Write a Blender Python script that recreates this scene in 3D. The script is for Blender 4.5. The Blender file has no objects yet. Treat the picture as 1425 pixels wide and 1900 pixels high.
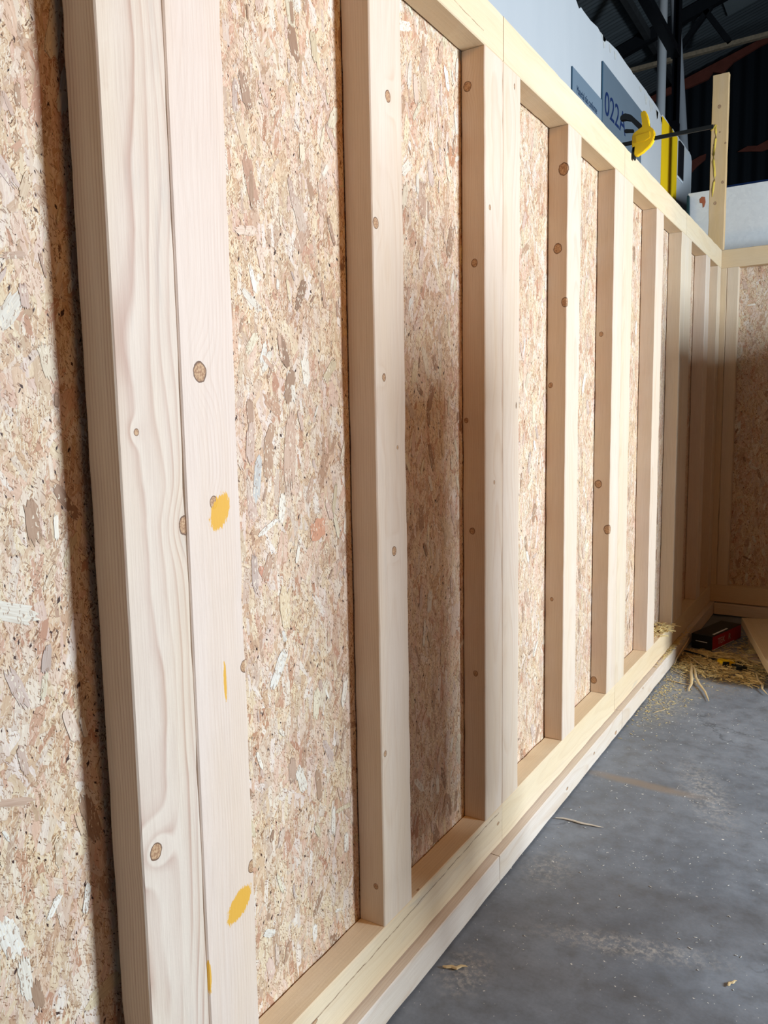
import bpy, bmesh, math, random
from mathutils import Vector, Matrix, noise
C = bpy.context.scene.collection
D = bpy.data
SC = bpy.context.scene

# ------------------------------------------------------------------ camera
cam = D.objects.new('camera', D.cameras.new('camera')); C.objects.link(cam)
R = ((0.8471454, 0.5311038, -0.0165346), (0.0481299, -0.1076856, -0.9930193), (-0.5291768, 0.8404360, -0.1167873))
cam.matrix_world = Matrix(((R[0][0], -R[1][0], -R[2][0], 0.9), (R[0][1], -R[1][1], -R[2][1], 0.0),
                           (R[0][2], -R[1][2], -R[2][2], 1.37566), (0, 0, 0, 1)))
cam.data.sensor_fit = 'VERTICAL'; cam.data.sensor_height = 36; cam.data.lens = 36*1437.3/1900
cam.data.clip_start = 0.02; cam.data.clip_end = 200
SC.camera = cam

# ------------------------------------------------------------------ light
wd = D.worlds.new('world'); SC.world = wd; wd.use_nodes = True
wd.node_tree.nodes['Background'].inputs[0].default_value = (0.62, 0.78, 1.0, 1)
wd.node_tree.nodes['Background'].inputs[1].default_value = 0.015

def area(name, loc, target, sx, sy, power, col, spread=180):
    l = D.lights.new(name, 'AREA'); l.shape = 'RECTANGLE'; l.size = sx; l.size_y = sy
    l.energy = power; l.color = col; l.spread = math.radians(spread)
    o = D.objects.new(name, l); C.objects.link(o); o.location = loc
    o.rotation_euler = (Vector(target)-Vector(loc)).to_track_quat('-Z', 'Y').to_euler()
    return o
# big open loading door to the right of the camera, cool overcast daylight
area('door_daylight', (4.8, 3.0, 2.0), (0, 2.2, 1.5), 0.8, 1.2, 450, (0.71, 0.86, 1.0))
# warm fill without a fixture, added to turn the stud sides amber
area('warm_side_fill', (1.9, 0.85, 3.0), (0.2, 2.0, 1.4), 0.4, 0.4, 7, (1.0, 0.44, 0.08), 110)
area('warm_upper_fill', (2.5, 3.8, 1.30), (0, 5.3, 2.6), 0.25, 0.25, 13, (1.0, 0.70, 0.32))  # second added fill, kept low so only tall board and upper wall catch it
SC.view_settings.view_transform = 'Standard'; SC.view_settings.look = 'None'
SC.view_settings.exposure = 0.0; SC.view_settings.gamma = 1.0; SC.view_settings.use_curve_mapping = False

# ------------------------------------------------------------------ node helper
class NT:
    def __init__(s, name):
        s.m = D.materials.new(name); s.m.use_nodes = True; s.t = s.m.node_tree
        s.b = s.t.nodes['Principled BSDF']; s.L = s.t.links
        s.b.inputs['Specular IOR Level'].default_value = 0.25
    def n(s, kind, **kw):
        nd = s.t.nodes.new(kind)
        for k, v in kw.items():
            if hasattr(nd, k): setattr(nd, k, v)
        return nd
    def put(s, sock, v):
        if isinstance(v, bpy.types.NodeSocket): s.L.new(v, sock)
        elif v is not None:
            if sock.type == 'RGBA' and len(v) == 3: v = (*v, 1)
            sock.default_value = v
    def m1(s, op, a, b=None, c=None, clamp=False):
        nd = s.n('ShaderNodeMath', operation=op, use_clamp=clamp)
        for i, v in enumerate((a, b, c)):
            if v is not None: s.put(nd.inputs[i], v)
        return nd.outputs[0]
    def v1(s, op, a, b=None, sc=None):
        nd = s.n('ShaderNodeVectorMath', operation=op)
        s.put(nd.inputs[0], a)
        if b is not None: s.put(nd.inputs[1], b)
        if sc is not None: s.put(nd.inputs[3], sc)
        return nd.outputs[1] if op in ('LENGTH', 'DISTANCE') else nd.outputs[0]
    def noise(s, vec, scale, detail=3, rough=.5, col=False, dist=0):
        nd = s.n('ShaderNodeTexNoise'); s.put(nd.inputs['Vector'], vec); nd.inputs['Scale'].default_value = scale
        nd.inputs['Detail'].default_value = detail; nd.inputs['Roughness'].default_value = rough
        nd.inputs['Distortion'].default_value = dist
        return nd.outputs[1 if col else 0]
    def ramp(s, f, stops, interp='LINEAR'):
        nd = s.n('ShaderNodeValToRGB'); s.put(nd.inputs[0], f); cr = nd.color_ramp; cr.interpolation = interp
        while len(cr.elements) < len(stops): cr.elements.new(.5)
        for e, (p, c) in zip(cr.elements, stops):
            e.position = p; e.color = (c, c, c, 1) if isinstance(c, (int, float)) else (*c, 1)
        return nd.outputs[0]
    def mix(s, f, a, b, mode='MIX'):
        nd = s.n('ShaderNodeMix', data_type='RGBA', blend_type=mode)
        s.put(nd.inputs[0], f); s.put(nd.inputs[6], a); s.put(nd.inputs[7], b); return nd.outputs[2]
    def bump(s, h, strength=.3, dist=.002):
        nd = s.n('ShaderNodeBump'); nd.inputs['Strength'].default_value = strength; nd.inputs['Distance'].default_value = dist
        s.put(nd.inputs['Height'], h); s.L.new(nd.outputs[0], s.b.inputs['Normal'])
    def base(s, c, rough=.6, metal=0.):
        s.put(s.b.inputs['Base Color'], c); s.put(s.b.inputs['Roughness'], rough); s.b.inputs['Metallic'].default_value = metal
        return s.m
    def obj(s): return s.n('ShaderNodeTexCoord').outputs['Object']

def plain(name, col, rough=.5, metal=0., var=.12, scale=30):
    t = NT(name); o = t.obj(); f = t.noise(o, scale, 4)
    c = t.mix(f, tuple(x*(1-var) for x in col), tuple(min(1, x*(1+var)) for x in col))
    return t.base(c, rough, metal)

# ------------------------------------------------------------------ timber
def wood(name, light=(.79, .69, .585), dark=(.66, .48, .33), rings=170, seed=0, knots=(), marks=(), theta=.3,
         ringamt=.5, knotdens=True, blue=.0, cracks=(), rough=.62):
    """knots: (x,y,z,r) in the timber's own coordinates, z along the grain; marks: (y,z,sy,sz,angle) yellow paint"""
    light = (light[0]*.93, light[1]*.86, light[2]*.80); dark = (dark[0]*.86, dark[1]*.76, dark[2]*.68)
    t = NT(name); o = t.obj()
    rnd = t.n('ShaderNodeObjectInfo').outputs['Random']
    off = t.n('ShaderNodeCombineXYZ'); t.put(off.inputs[0], t.m1('MULTIPLY', rnd, .07)); t.put(off.inputs[2], t.m1('MULTIPLY', rnd, 37.))
    t.put(off.inputs[1], t.m1('MULTIPLY', rnd, -.05))
    p = t.v1('ADD', t.v1('ADD', o, off.outputs[0]), (0, 0, seed*3.17))
    warp = t.noise(t.v1('MULTIPLY', p, (4, 4, 1.1)), 1.0, 2, col=True)
    warp = t.v1('MULTIPLY', t.v1('SUBTRACT', warp, (.5, .5, .5)), (.06, .06, 0))
    q = t.v1('ADD', p, warp)
    sp = t.n('ShaderNodeSeparateXYZ'); t.put(sp.inputs[0], q)
    a = t.m1('ADD', sp.outputs[0], .10*math.cos(theta)+.03); b = t.m1('ADD', sp.outputs[1], .10*math.sin(theta))
    rad = t.m1('SQRT', t.m1('ADD', t.m1('MULTIPLY', a, a), t.m1('MULTIPLY', b, b)))
    ks = []
    for (kx, ky, kz, kr) in knots:
        d = t.v1('LENGTH', t.v1('MULTIPLY', t.v1('SUBTRACT', o, (kx, ky, kz)), (1/kr, 1/kr, .85/kr)))
        ks.append(d)
        w = t.m1('MULTIPLY', t.m1('EXPONENT', t.m1('MULTIPLY', t.m1('MULTIPLY', d, d), -.10)), kr*.9)
        rad = t.m1('ADD', rad, w)
    # random small knots
    vk = None
    if knotdens:
        vn = t.n('ShaderNodeTexVoronoi'); t.put(vn.inputs['Vector'], t.v1('MULTIPLY', p, (9, 9, 4.2))); vn.inputs['Scale'].default_value = 1
        rk = t.n('ShaderNodeSeparateColor'); t.put(rk.inputs[0], vn.outputs['Color'])
        size = t.m1('MULTIPLY', t.m1('GREATER_THAN', rk.outputs[0], .72), t.m1('ADD', .025, t.m1('MULTIPLY', rk.outputs[1], .05)))
        vk = t.m1('DIVIDE', vn.outputs['Distance'], t.m1('ADD', size, .0005))
        rad = t.m1('ADD', rad, t.m1('MULTIPLY', t.m1('EXPONENT', t.m1('MULTIPLY', vk, -.7)), t.m1('MULTIPLY', size, .12)))
    ring = t.m1('FRACT', t.m1('MULTIPLY', rad, rings))
    ringm = t.ramp(ring, [(0, 0), (.55, .25), (.86, 1), (1, 0)])
    band = t.ramp(t.noise(t.v1('MULTIPLY', p, (22, 22, .6)), 1, 1), [(.35, .15), (.62, 1)])
    fib = t.noise(t.v1('MULTIPLY', p, (420, 420, 9)), 1, 3, .6)
    broad = t.noise(t.v1('MULTIPLY', p, (9, 9, 1.6)), 1, 3)
    c = t.mix(t.m1('MULTIPLY', t.m1('MULTIPLY', ringm, band), ringamt), light, dark)
    c = t.mix(t.ramp(fib, [(.3, .20), (.6, 0)]), c, tuple(x*.72 for x in dark))
    c = t.mix(t.ramp(broad, [(.42, 0), (.7, .28)]), c, (light[0]*.95, light[1]*.84, light[2]*.62))
    c = t.mix(t.ramp(broad, [(.25, .2), (.45, 0)]), c, (.78, .64, .54))
    if blue:
        st = t.noise(t.v1('MULTIPLY', p, (14, 14, 2.2)), 1, 4, .65)
        c = t.mix(t.ramp(st, [(.62, 0), (.74, blue)]), c, (.36, .34, .32))
    def knot(c, d, s=1.):
        dn = t.m1('ADD', d, t.m1('MULTIPLY', t.m1('SUBTRACT', t.noise(o, 90, 3), .5), .35))
        c = t.mix(t.ramp(dn, [(.9, .30*s), (2.6, 0)]), c, (.66, .47, .24))
        inner = t.mix(t.ramp(t.noise(o, 260, 2), [(.4, 0), (.6, 1)]), (.36, .19, .10), (.58, .36, .20))
        c = t.mix(t.ramp(dn, [(.86, 1), (.95, 0)]), c, inner)
        return t.mix(t.ramp(dn, [(.78, 0), (.88, 1*s), (.97, .9*s), (1.08, 0)]), c, (.16, .085, .05))
    if vk is not None: c = knot(c, vk, .85)
    for d in ks: c = knot(c, t.m1('MULTIPLY', d, .92))
    for (my, mz, sy, sz, ang) in marks:
        mp = t.n('ShaderNodeMapping', vector_type='TEXTURE'); t.put(mp.inputs[0], o)
        mp.inputs['Location'].default_value = (0, my, mz); mp.inputs['Rotation'].default_value = (ang, 0, 0)
        mp.inputs['Scale'].default_value = (100, sy, sz)
        d = t.v1('LENGTH', mp.outputs[0])
        d = t.m1('ADD', d, t.m1('MULTIPLY', t.m1('SUBTRACT', t.noise(t.v1('MULTIPLY', o, (260, 260, 70)), 1, 4, .7), .5), 1.1))
        c = t.mix(t.ramp(d, [(.92, .95), (1.02, 0)]), c, (.74, .38, .035))
    for (cy0, cz0, cy1, cz1, cw) in cracks:
        so = t.n('ShaderNodeSeparateXYZ'); t.put(so.inputs[0], o)
        ln = t.m1('ADD', t.m1('MULTIPLY', t.m1('SUBTRACT', so.outputs[2], cz0), (cy1-cy0)/(cz1-cz0)), cy0)
        ln = t.m1('ADD', ln, t.m1('MULTIPLY', t.m1('SUBTRACT', t.noise(t.v1('MULTIPLY', o, (0, 0, 7)), 1, 4, .6), .5), .022))
        dd = t.m1('ABSOLUTE', t.m1('SUBTRACT', so.outputs[1], ln))
        mm = t.m1('MULTIPLY', t.ramp(t.m1('DIVIDE', dd, cw), [(.35, .85), (1, 0)]), t.m1('MULTIPLY', t.m1('GREATER_THAN', so.outputs[2], cz0), t.m1('LESS_THAN', so.outputs[2], cz1)))
        mm = t.m1('MULTIPLY', mm, t.ramp(t.noise(t.v1('MULTIPLY', o, (0, 0, 30)), 1, 2), [(.35, .3), (.55, 1)]))
        c = t.mix(mm, c, (.20, .10, .05))
    t.bump(t.m1('ADD', t.m1('MULTIPLY', fib, .8), t.m1('MULTIPLY', t.noise(p, 160, 3), .5)), .35, .0012)
    return t.base(c, rough)

# ------------------------------------------------------------------ OSB
def osb(name, seed=0., tint=(1, 1, 1), density=1.):
    t = NT(name); o0 = t.obj(); o = t.v1('ADD', o0, (0, seed*1.7, seed*2.3))
    jit0 = t.v1('MULTIPLY', t.v1('SUBTRACT', t.noise(o, 260, 3, .6, col=True), (.5, .5, .5)), (.0035, .0035, .0035))
    jit = t.v1('MULTIPLY', t.v1('SUBTRACT', t.noise(o, 45, 3, .6, col=True), (.5, .5, .5)), (.007, .007, .007))
    oj = t.v1('ADD', t.v1('ADD', o, jit), jit0)
    h = None
    def lay(w, l, ang, src=None, sh=0):
        mp = t.n('ShaderNodeMapping', vector_type='TEXTURE'); t.put(mp.inputs[0], src or oj)
        mp.inputs['Location'].default_value = (0, sh*.37, sh*.71); mp.inputs['Rotation'].default_value = (math.radians(ang), 0, 0)
        mp.inputs['Scale'].default_value = (1, w, l)
        s = t.n('ShaderNodeSeparateXYZ'); t.put(s.inputs[0], mp.outputs[0])
        cb = t.n('ShaderNodeCombineXYZ'); t.put(cb.inputs[0], s.outputs[1]); t.put(cb.inputs[1], s.outputs[2])
        return cb.outputs[0]
    def vor(v, metric='CHEBYCHEV'):
        n = t.n('ShaderNodeTexVoronoi', voronoi_dimensions='2D', distance=metric); t.put(n.inputs['Vector'], v); n.inputs['Scale'].default_value = 1
        r = t.n('ShaderNodeSeparateColor'); t.put(r.inputs[0], n.outputs['Color'])
        return n.outputs['Distance'], r.outputs[0], r.outputs[1], r.outputs[2]
    pal = [(0, (.80, .64, .44)), (.12, (.60, .40, .26)), (.26, (.90, .82, .68)), (.40, (.78, .55, .42)), (.54, (.86, .74, .52)),
           (.66, (.52, .36, .24)), (.78, (.93, .88, .80)), (.90, (.70, .46, .33)), (1, (.48, .25, .15))]
    # fine strand bed: two orientations mixed
    _, r1, g1, b1 = vor(lay(.0022, .012, 12)); _, r2, g2, b2 = vor(lay(.002, .011, -38, sh=3))
    bed = [(0, (.17, .09, .05)), (.10, (.38, .22, .12)), (.24, (.66, .46, .28)), (.5, (.80, .64, .44)), (.8, (.88, .77, .58)), (1, (.74, .52, .34))]
    c = t.mix(t.m1('GREATER_THAN', r2, .5), t.ramp(g1, bed), t.ramp(g2, bed))
    h = t.m1('MULTIPLY', g1, .6)
    rnd = random.Random(int(seed*10)+5)
    layers = [(.016, .06, 8, .5), (.02, .08, -16, .5), (.055, .17, -8, .42), (.045, .14, 14, .42), (.036, .13, 58, .22), (.042, .16, -27, .34),
              (.03, .12, 3, .45), (.015, .07, 34, .34), (.012, .06, -44, .28), (.011, .055, 6, .42), (.018, .09, -10, .34)]
    big = t.noise(o, 7, 2)
    for i, (w, l, a, pr) in enumerate(layers):
        v = lay(w, l, a+rnd.uniform(-4, 4), sh=i+1+seed)
        d, r, g, b = vor(v)
        thr = t.m1('ADD', .22, t.m1('MULTIPLY', b, .24))
        pm = t.m1('MULTIPLY', pr*density, t.m1('ADD', .55, t.m1('MULTIPLY', t.noise(o, 9+i, 1), .9)))
        m = t.m1('MULTIPLY', t.m1('LESS_THAN', d, thr), t.m1('LESS_THAN', r, pm))
        gr = t.noise(t.v1('MULTIPLY', v, (16, 1.3, 1)), 1, 3, .6)
        fc = t.ramp(t.m1('ADD', t.m1('MULTIPLY', g, .96), .02), pal)
        fc = t.mix(t.ramp(gr, [(.36, .34), (.6, 0)]), fc, (.42, .25, .14))
        edge = t.ramp(t.m1('SUBTRACT', thr, d), [(0, .45), (.018, 0)])  # thin shadow painted along each flake border
        fc = t.mix(edge, fc, (.34, .20, .12))
        c = t.mix(m, c, fc); h = t.m1('ADD', t.m1('MULTIPLY', h, t.m1('SUBTRACT', 1, t.m1('MULTIPLY', m, .6))), t.m1('MULTIPLY', m, t.m1('ADD', .3, t.m1('MULTIPLY', r, .8))))
    # fine splinters over everything, clustered
    cl = t.ramp(t.noise(o, 14, 3, .6), [(.40, 0), (.60, 1)])
    for (w, l, a, pr, col) in ((.0016, .011, 14, .26, (.40, .24, .14)), (.0014, .010, -40, .22, (.84, .72, .54)), (.0018, .009, 50, .14, (.30, .17, .10)), (.0016, .014, -6, .22, (.90, .82, .68))):
        d, r, g, b = vor(lay(w, l, a, sh=a*.1)); m = t.m1('MULTIPLY', t.m1('LESS_THAN', d, .38), t.m1('LESS_THAN', r, t.m1('ADD', pr*.35, t.m1('MULTIPLY', cl, pr*.85))))
        c = t.mix(t.m1('MULTIPLY', m, .82), c, col)
    # dark bark specks
    for (w, l, a, th, pr) in ((.010, .026, 20, .11, .22), (.020, .055, -25, .085, .22), (.008, .012, 0, .10, .16), (.03, .05, 40, .07, .2)):
        d, r, g, b = vor(lay(w, l, a, sh=a+9.3), 'MANHATTAN'); m = t.m1('MULTIPLY', t.m1('LESS_THAN', d, t.m1('MULTIPLY', g, th*1.6)), t.m1('LESS_THAN', r, pr))
        c = t.mix(m, c, (.07, .035, .025))
    tone = t.ramp(big, [(.35, (.93, .86, .84)), (.5, (1, 1, 1)), (.68, (1.0, .97, .90))])
    c = t.mix(1, c, (.90, .84, .80), 'MULTIPLY'); c = t.mix(1, c, tone, 'MULTIPLY'); c = t.mix(1, c, tint, 'MULTIPLY')
    t.bump(h, .5, .0016)
    return t.base(c, .6)

# ------------------------------------------------------------------ mesh helpers
def link(name, me, mat=None, parent=None, loc=None, rot=None):
    o = D.objects.new(name, me); C.objects.link(o)
    if mat is not None: me.materials.append(mat)
    if parent is not None: o.parent = parent
    if loc is not None: o.location = loc
    if rot is not None: o.rotation_euler = rot
    return o
def tag(o, label, cat, group=None, kind=None):
    if label: o['label'] = label
    if cat: o['category'] = cat
    if group: o['group'] = group
    if kind: o['kind'] = kind
    return o
def struct(o): o['kind'] = 'structure'; return o
def thing(name, label, cat, loc=(0, 0, 0), rz=0, group=None):
    o = D.objects.new(name, None); C.objects.link(o); o.location = loc; o.rotation_euler = (0, 0, rz); o.empty_display_size = .05
    return tag(o, label, cat, group)
def beam_mesh(sx, sy, L, bev=.0025, seed=0, rough=.0022, step=.05):
    """sawn timber centred on x,y, from z=0 to L, with eased and slightly uneven arrises"""
    bm = bmesh.new(); n = max(2, int(L/step)); hx, hy = sx/2, sy/2
    prof = [(-hx+bev, -hy), (hx-bev, -hy), (hx, -hy+bev), (hx, hy-bev), (hx-bev, hy), (-hx+bev, hy), (-hx, hy-bev), (-hx, -hy+bev)]
    rings = []
    for k in range(n+1):
        z = L*k/n; r = []
        for i, (x, y) in enumerate(prof):
            cx = (1 if x > 0 else -1); cy = (1 if y > 0 else -1)
            nz = noise.noise(Vector((cx*3.1+seed, cy*5.7, z*9)))*rough + noise.noise(Vector((cx*3.1+seed, cy*5.7+9, z*40)))*rough*.6
            r.append(bm.verts.new((x-cx*abs(nz), y-cy*abs(nz), z)))
        rings.append(r)
    for k in range(n):
        for i in range(8):
            j = (i+1) % 8; bm.faces.new((rings[k][i], rings[k][j], rings[k+1][j], rings[k+1][i]))
    bm.faces.new(list(reversed(rings[0]))); bm.faces.new(rings[-1])
    bmesh.ops.recalc_face_normals(bm, faces=bm.faces)
    me = D.meshes.new('beam'); bm.to_mesh(me); bm.free(); return me
def box_bm(bm, x0, x1, y0, y1, z0, z1, mtx=None):
    vs = [bm.verts.new(p) for p in [(x0, y0, z0), (x1, y0, z0), (x1, y1, z0), (x0, y1, z0), (x0, y0, z1), (x1, y0, z1), (x1, y1, z1), (x0, y1, z1)]]
    if mtx is not None:
        for v in vs: v.co = mtx @ v.co
    for f in [(0, 3, 2, 1), (4, 5, 6, 7), (0, 1, 5, 4), (1, 2, 6, 5), (2, 3, 7, 6), (3, 0, 4, 7)]: bm.faces.new([vs[i] for i in f])
    return vs
def fin(name, bm, mat, parent=None, bevel=0, smooth=False, loc=None, rot=None):
    if bevel: bmesh.ops.bevel(bm, geom=list(bm.edges), offset=bevel, segments=2, affect='EDGES', clamp_overlap=True)
    bmesh.ops.recalc_face_normals(bm, faces=bm.faces)
    me = D.meshes.new(name); bm.to_mesh(me); bm.free()
    if smooth:
        for p in me.polygons: p.use_smooth = True
    return link(name, me, mat, parent, loc, rot)
def box(name, x0, x1, y0, y1, z0, z1, mat, parent=None, bevel=0):
    bm = bmesh.new(); box_bm(bm, x0, x1, y0, y1, z0, z1); return fin(name, bm, mat, parent, bevel)
def extr(name, pts, axis, a0, a1, mat, parent=None, bevel=0, smooth=False):
    """polygon pts (u,v) extruded along axis from a0 to a1; axis 0: (y,z), axis 1: (x,z), axis 2: (x,y)"""
    bm = bmesh.new()
    def P(u, v, a): return (a, u, v) if axis == 0 else ((u, a, v) if axis == 1 else (u, v, a))
    A = [bm.verts.new(P(u, v, a0)) for u, v in pts]; B = [bm.verts.new(P(u, v, a1)) for u, v in pts]; n = len(pts)
    bm.faces.new(A); bm.faces.new(list(reversed(B)))
    for i in range(n): bm.faces.new((A[i], B[i], B[(i+1) % n], A[(i+1) % n]))
    return fin(name, bm, mat, parent, bevel, smooth)
def tube_bm(bm, pts, rad, seg=8, flat=1.):
    rings = []
    for k, p in enumerate(pts):
        p = Vector(p); a = Vector(pts[max(0, k-1)]); b = Vector(pts[min(len(pts)-1, k+1)]); d = (b-a).normalized()
        u = d.cross(Vector((0, 0, 1))); u = u.normalized() if u.length > 1e-4 else Vector((1, 0, 0)); w = u.cross(d)
        r = rad[k] if isinstance(rad, (list, tuple)) else rad
        rings.append([bm.verts.new(p+u*(r*math.cos(2*math.pi*i/seg))+w*(r*flat*math.sin(2*math.pi*i/seg))) for i in range(seg)])
    for k in range(len(rings)-1):
        for i in range(seg):
            j = (i+1) % seg; bm.faces.new((rings[k][i], rings[k][j], rings[k+1][j], rings[k+1][i]))
    bm.faces.new(list(reversed(rings[0]))); bm.faces.new(rings[-1])
def text(name, s, size, mat, loc, xdir, ydir, parent=None, sx=1., ext=.0006):
    cu = D.curves.new(name, 'FONT'); cu.body = s; cu.size = size; cu.extrude = ext; cu.align_x = 'LEFT'
    tmp = D.objects.new('tmp', cu); C.objects.link(tmp); bpy.context.view_layer.update()
    me = D.meshes.new_from_object(tmp.evaluated_get(bpy.context.evaluated_depsgraph_get())); D.objects.remove(tmp)
    X = Vector(xdir).normalized(); Y = Vector(ydir).normalized(); Z = X.cross(Y); L = Vector(loc)
    for v in me.vertices: c = v.co.copy(); v.co = L+X*(c.x*sx)+Y*c.y+Z*c.z
    me.name = name
    return link(name, me, mat, parent)

# ================================================================== SETTING
# concrete floor
t = NT('concrete'); o = t.obj()
f1 = t.noise(o, 1.6, 6, .6); f2 = t.noise(o, 14, 5, .65); f3 = t.noise(o, 120, 3)
c = t.mix(t.ramp(f1, [(.3, 0), (.7, 1)]), (.15, .16, .178), (.27, .285, .31))
c = t.mix(t.ramp(f2, [(.3, .55), (.5, 0)]), c, (.11, .108, .106))
c = t.mix(t.ramp(f2, [(.52, 0), (.75, .35)]), c, (.38, .40, .43))
c = t.mix(t.m1('MULTIPLY', f3, .25), c, (.06, .06, .06))
# rust-brown streak on the slab and drifts of wood dust
mp = t.n('ShaderNodeMapping', vector_type='TEXTURE'); t.put(mp.inputs[0], t.v1('ADD', o, t.v1('MULTIPLY', t.v1('SUBTRACT', t.noise(o, 5, 3, col=True), (.5, .5, .5)), (.05, .05, 0))))
mp.inputs['Location'].default_value = (.23, 2.86, 0); mp.inputs['Rotation'].default_value = (0, 0, -.02); mp.inputs['Scale'].default_value = (.30, .035, 10)
c = t.mix(t.ramp(t.v1('LENGTH', mp.outputs[0]), [(.4, .55), (1.0, 0)]), c, (.30, .21, .13))
def drift(c, x, y, sx, sy, ang, amt, col=(.52, .47, .41)):
    mp = t.n('ShaderNodeMapping', vector_type='TEXTURE'); t.put(mp.inputs[0], o)
    mp.inputs['Location'].default_value = (x, y, 0); mp.inputs['Rotation'].default_value = (0, 0, ang); mp.inputs['Scale'].default_value = (sx, sy, 10)
    m = t.ramp(t.v1('LENGTH', mp.outputs[0]), [(.2, 1), (1, 0)])
    g = t.ramp(t.noise(t.v1('MULTIPLY', o, (1, 1, 1)), 55, 6, .75), [(.46, 0), (.62, 1)])
    return t.mix(t.m1('MULTIPLY', t.m1('MULTIPLY', m, g), amt), c, col)
c = drift(c, .42, 1.92, .30, .06, .25, .75); c = drift(c, .12, 3.75, .14, .45, -.1, .8, (.50, .45, .34)); c = drift(c, .45, 2.9, .10, .35, .4, .6)
c = drift(c, .2, 4.45, .36, .55, 0, .95, (.46, .32, .14)); c = drift(c, .24, 4.55, .34, .4, 0, .9, (.40, .27, .11)); c = drift(c, .10, 1.62, .08, .12, 0, .7); c = drift(c, .12, 2.15, .10, .14, 0, .45)
for (sc, th, pr) in ((60, .16, .30), (140, .2, .22), (28, .075, .4)):
    vn = t.n('ShaderNodeTexVoronoi'); vn.inputs['Scale'].default_value = sc
    t.put(vn.inputs['Vector'], t.v1('ADD', o, t.v1('MULTIPLY', t.v1('SUBTRACT', t.noise(o, sc*1.5, 2, col=True), (.5, .5, .5)), (1/sc, 1/sc, 0))))
    rr = t.n('ShaderNodeSeparateColor'); t.put(rr.inputs[0], vn.outputs['Color'])
    dens = t.m1('MULTIPLY', t.ramp(t.noise(o, 2.3, 3), [(.35, .15), (.65, 1)]), pr)
    m = t.m1('MULTIPLY', t.m1('LESS_THAN', vn.outputs['Distance'], t.m1('MULTIPLY', rr.outputs[1], th)), t.m1('LESS_THAN', rr.outputs[0], dens))
    c = t.mix(m, c, (.66, .62, .55))
vc = t.n('ShaderNodeTexVoronoi', feature='DISTANCE_TO_EDGE'); vc.inputs['Scale'].default_value = 1.3
t.put(vc.inputs['Vector'], t.v1('ADD', o, t.v1('MULTIPLY', t.noise(o, 4, 5, .7, col=True), (.35, .35, 0))))
c = t.mix(t.m1('MULTIPLY', t.ramp(vc.outputs['Distance'], [(.002, 1), (.008, 0)]), t.ramp(f1, [(.56, 0), (.62, .5)])), c, (.05, .052, .056))
t.bump(t.m1('ADD', f2, t.m1('MULTIPLY', f3, .3)), .25, .004)
m_floor = t.base(c, t.ramp(f2, [(.3, .45), (.7, .7)]))
struct(box('floor', -4, 9, -3, 14.2, -.1, 0, m_floor))

# dark corrugated hall: gable wall and roof
t = NT('dark_cladding'); o = t.obj()
c = t.mix(t.noise(t.v1('MULTIPLY', o, (6, 6, .8)), 1, 5, .6), (.012, .017, .022), (.035, .042, .05))
m_clad = t.base(c, .6, .2)
t = NT('roof_sheet'); o = t.obj()
c = t.mix(t.noise(t.v1('MULTIPLY', o, (1, 22, 1)), 1, 4, .6), (.12, .14, .15), (.32, .35, .36))
m_roof = t.base(c, .5, .3)
m_rooflight = plain('roof_light', (.42, .46, .46), .5, 0, .2, 3)
rb, ra = .29214, 7.4269
def corr(name, u0, u1, v0, v1, pitch, amp, fn, mat, parent=None):
    bm = bmesh.new(); n = int((u1-u0)/pitch*6); prev = None
    for i in range(n+1):
        u = u0+(u1-u0)*i/n; h = amp*math.sin(2*math.pi*u/pitch)
        row = [bm.verts.new(fn(u, v0, h)), bm.verts.new(fn(u, v1, h)), bm.verts.new(fn(u, v0, h+.004*(1 if amp > 0 else 1))), bm.verts.new(fn(u, v1, h+.004))]
        if prev:
            bm.faces.new((prev[0], row[0], row[1], prev[1])); bm.faces.new((prev[2], prev[3], row[3], row[2]))
        prev = row
    return fin(name, bm, mat, parent, 0, True)
struct(corr('ceiling', 4.5, 14.3, -4.2, 5.5, .09, .012, lambda u, v, h: (v, u, ra+rb*v+.10+h), m_roof))
bm = bmesh.new(); prev = None
for i in range(301):
    x = -4.2+9.7*i/300; h = .02*math.sin(2*math.pi*x/.2)
    row = [bm.verts.new((x, 14.1+h, 0)), bm.verts.new((x, 14.1+h, ra+rb*x+.08)), bm.verts.new((x, 14.13+h, 0)), bm.verts.new((x, 14.13+h, ra+rb*x+.08))]
    if prev: bm.faces.new((prev[0], row[0], row[1], prev[1])); bm.faces.new((prev[2], prev[3], row[3], row[2]))
    prev = row
struct(fin('wall_back', bm, m_clad, None, 0, True))
m_rust = plain('rust_red_paint', (.36, .10, .065), .7, 0, .35, 9)
extr('trim_1', [(-4.2, ra-rb*4.2-.11), (-3, ra-rb*3-.13), (-2.3, ra-rb*2.3-.10), (-1.9, ra-rb*1.9-.17), (-1.62, ra-rb*1.62-.19), (-1.55, ra-rb*1.55-.12), (-1.4, ra-rb*1.4-.22), (-1.25, ra-rb*1.25-.13), (-.9, ra-rb*.9-.10), (1, ra+rb-.1), (5.4, ra+rb*5.4-.1), (5.4, ra+rb*5.4), (-4.2, ra-rb*4.2)], 1, 14.02, 14.07, m_rust)['kind'] = 'structure'
for i, pts in enumerate(([(-1.9, 5.42), (-1.84, 5.55), (-1.72, 5.60), (-1.62, 5.62), (-1.63, 5.53), (-1.76, 5.44), (-1.84, 5.36)],
                         [(-1.15, 5.56), (-1.0, 5.62), (-.86, 5.60), (-.7, 5.66), (-.4, 5.70), (-.2, 5.6), (-.5, 5.55), (-.8, 5.5), (-.95, 5.53)])):
    o = extr('rust_patch', pts, 1, 14.05, 14.075, m_rust)
    tag(o, ['small rust red patch on dark cladding left of the tall upright board', 'long rust red streak on dark cladding right of the tall upright board'][i], 'rust patch')
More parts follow.
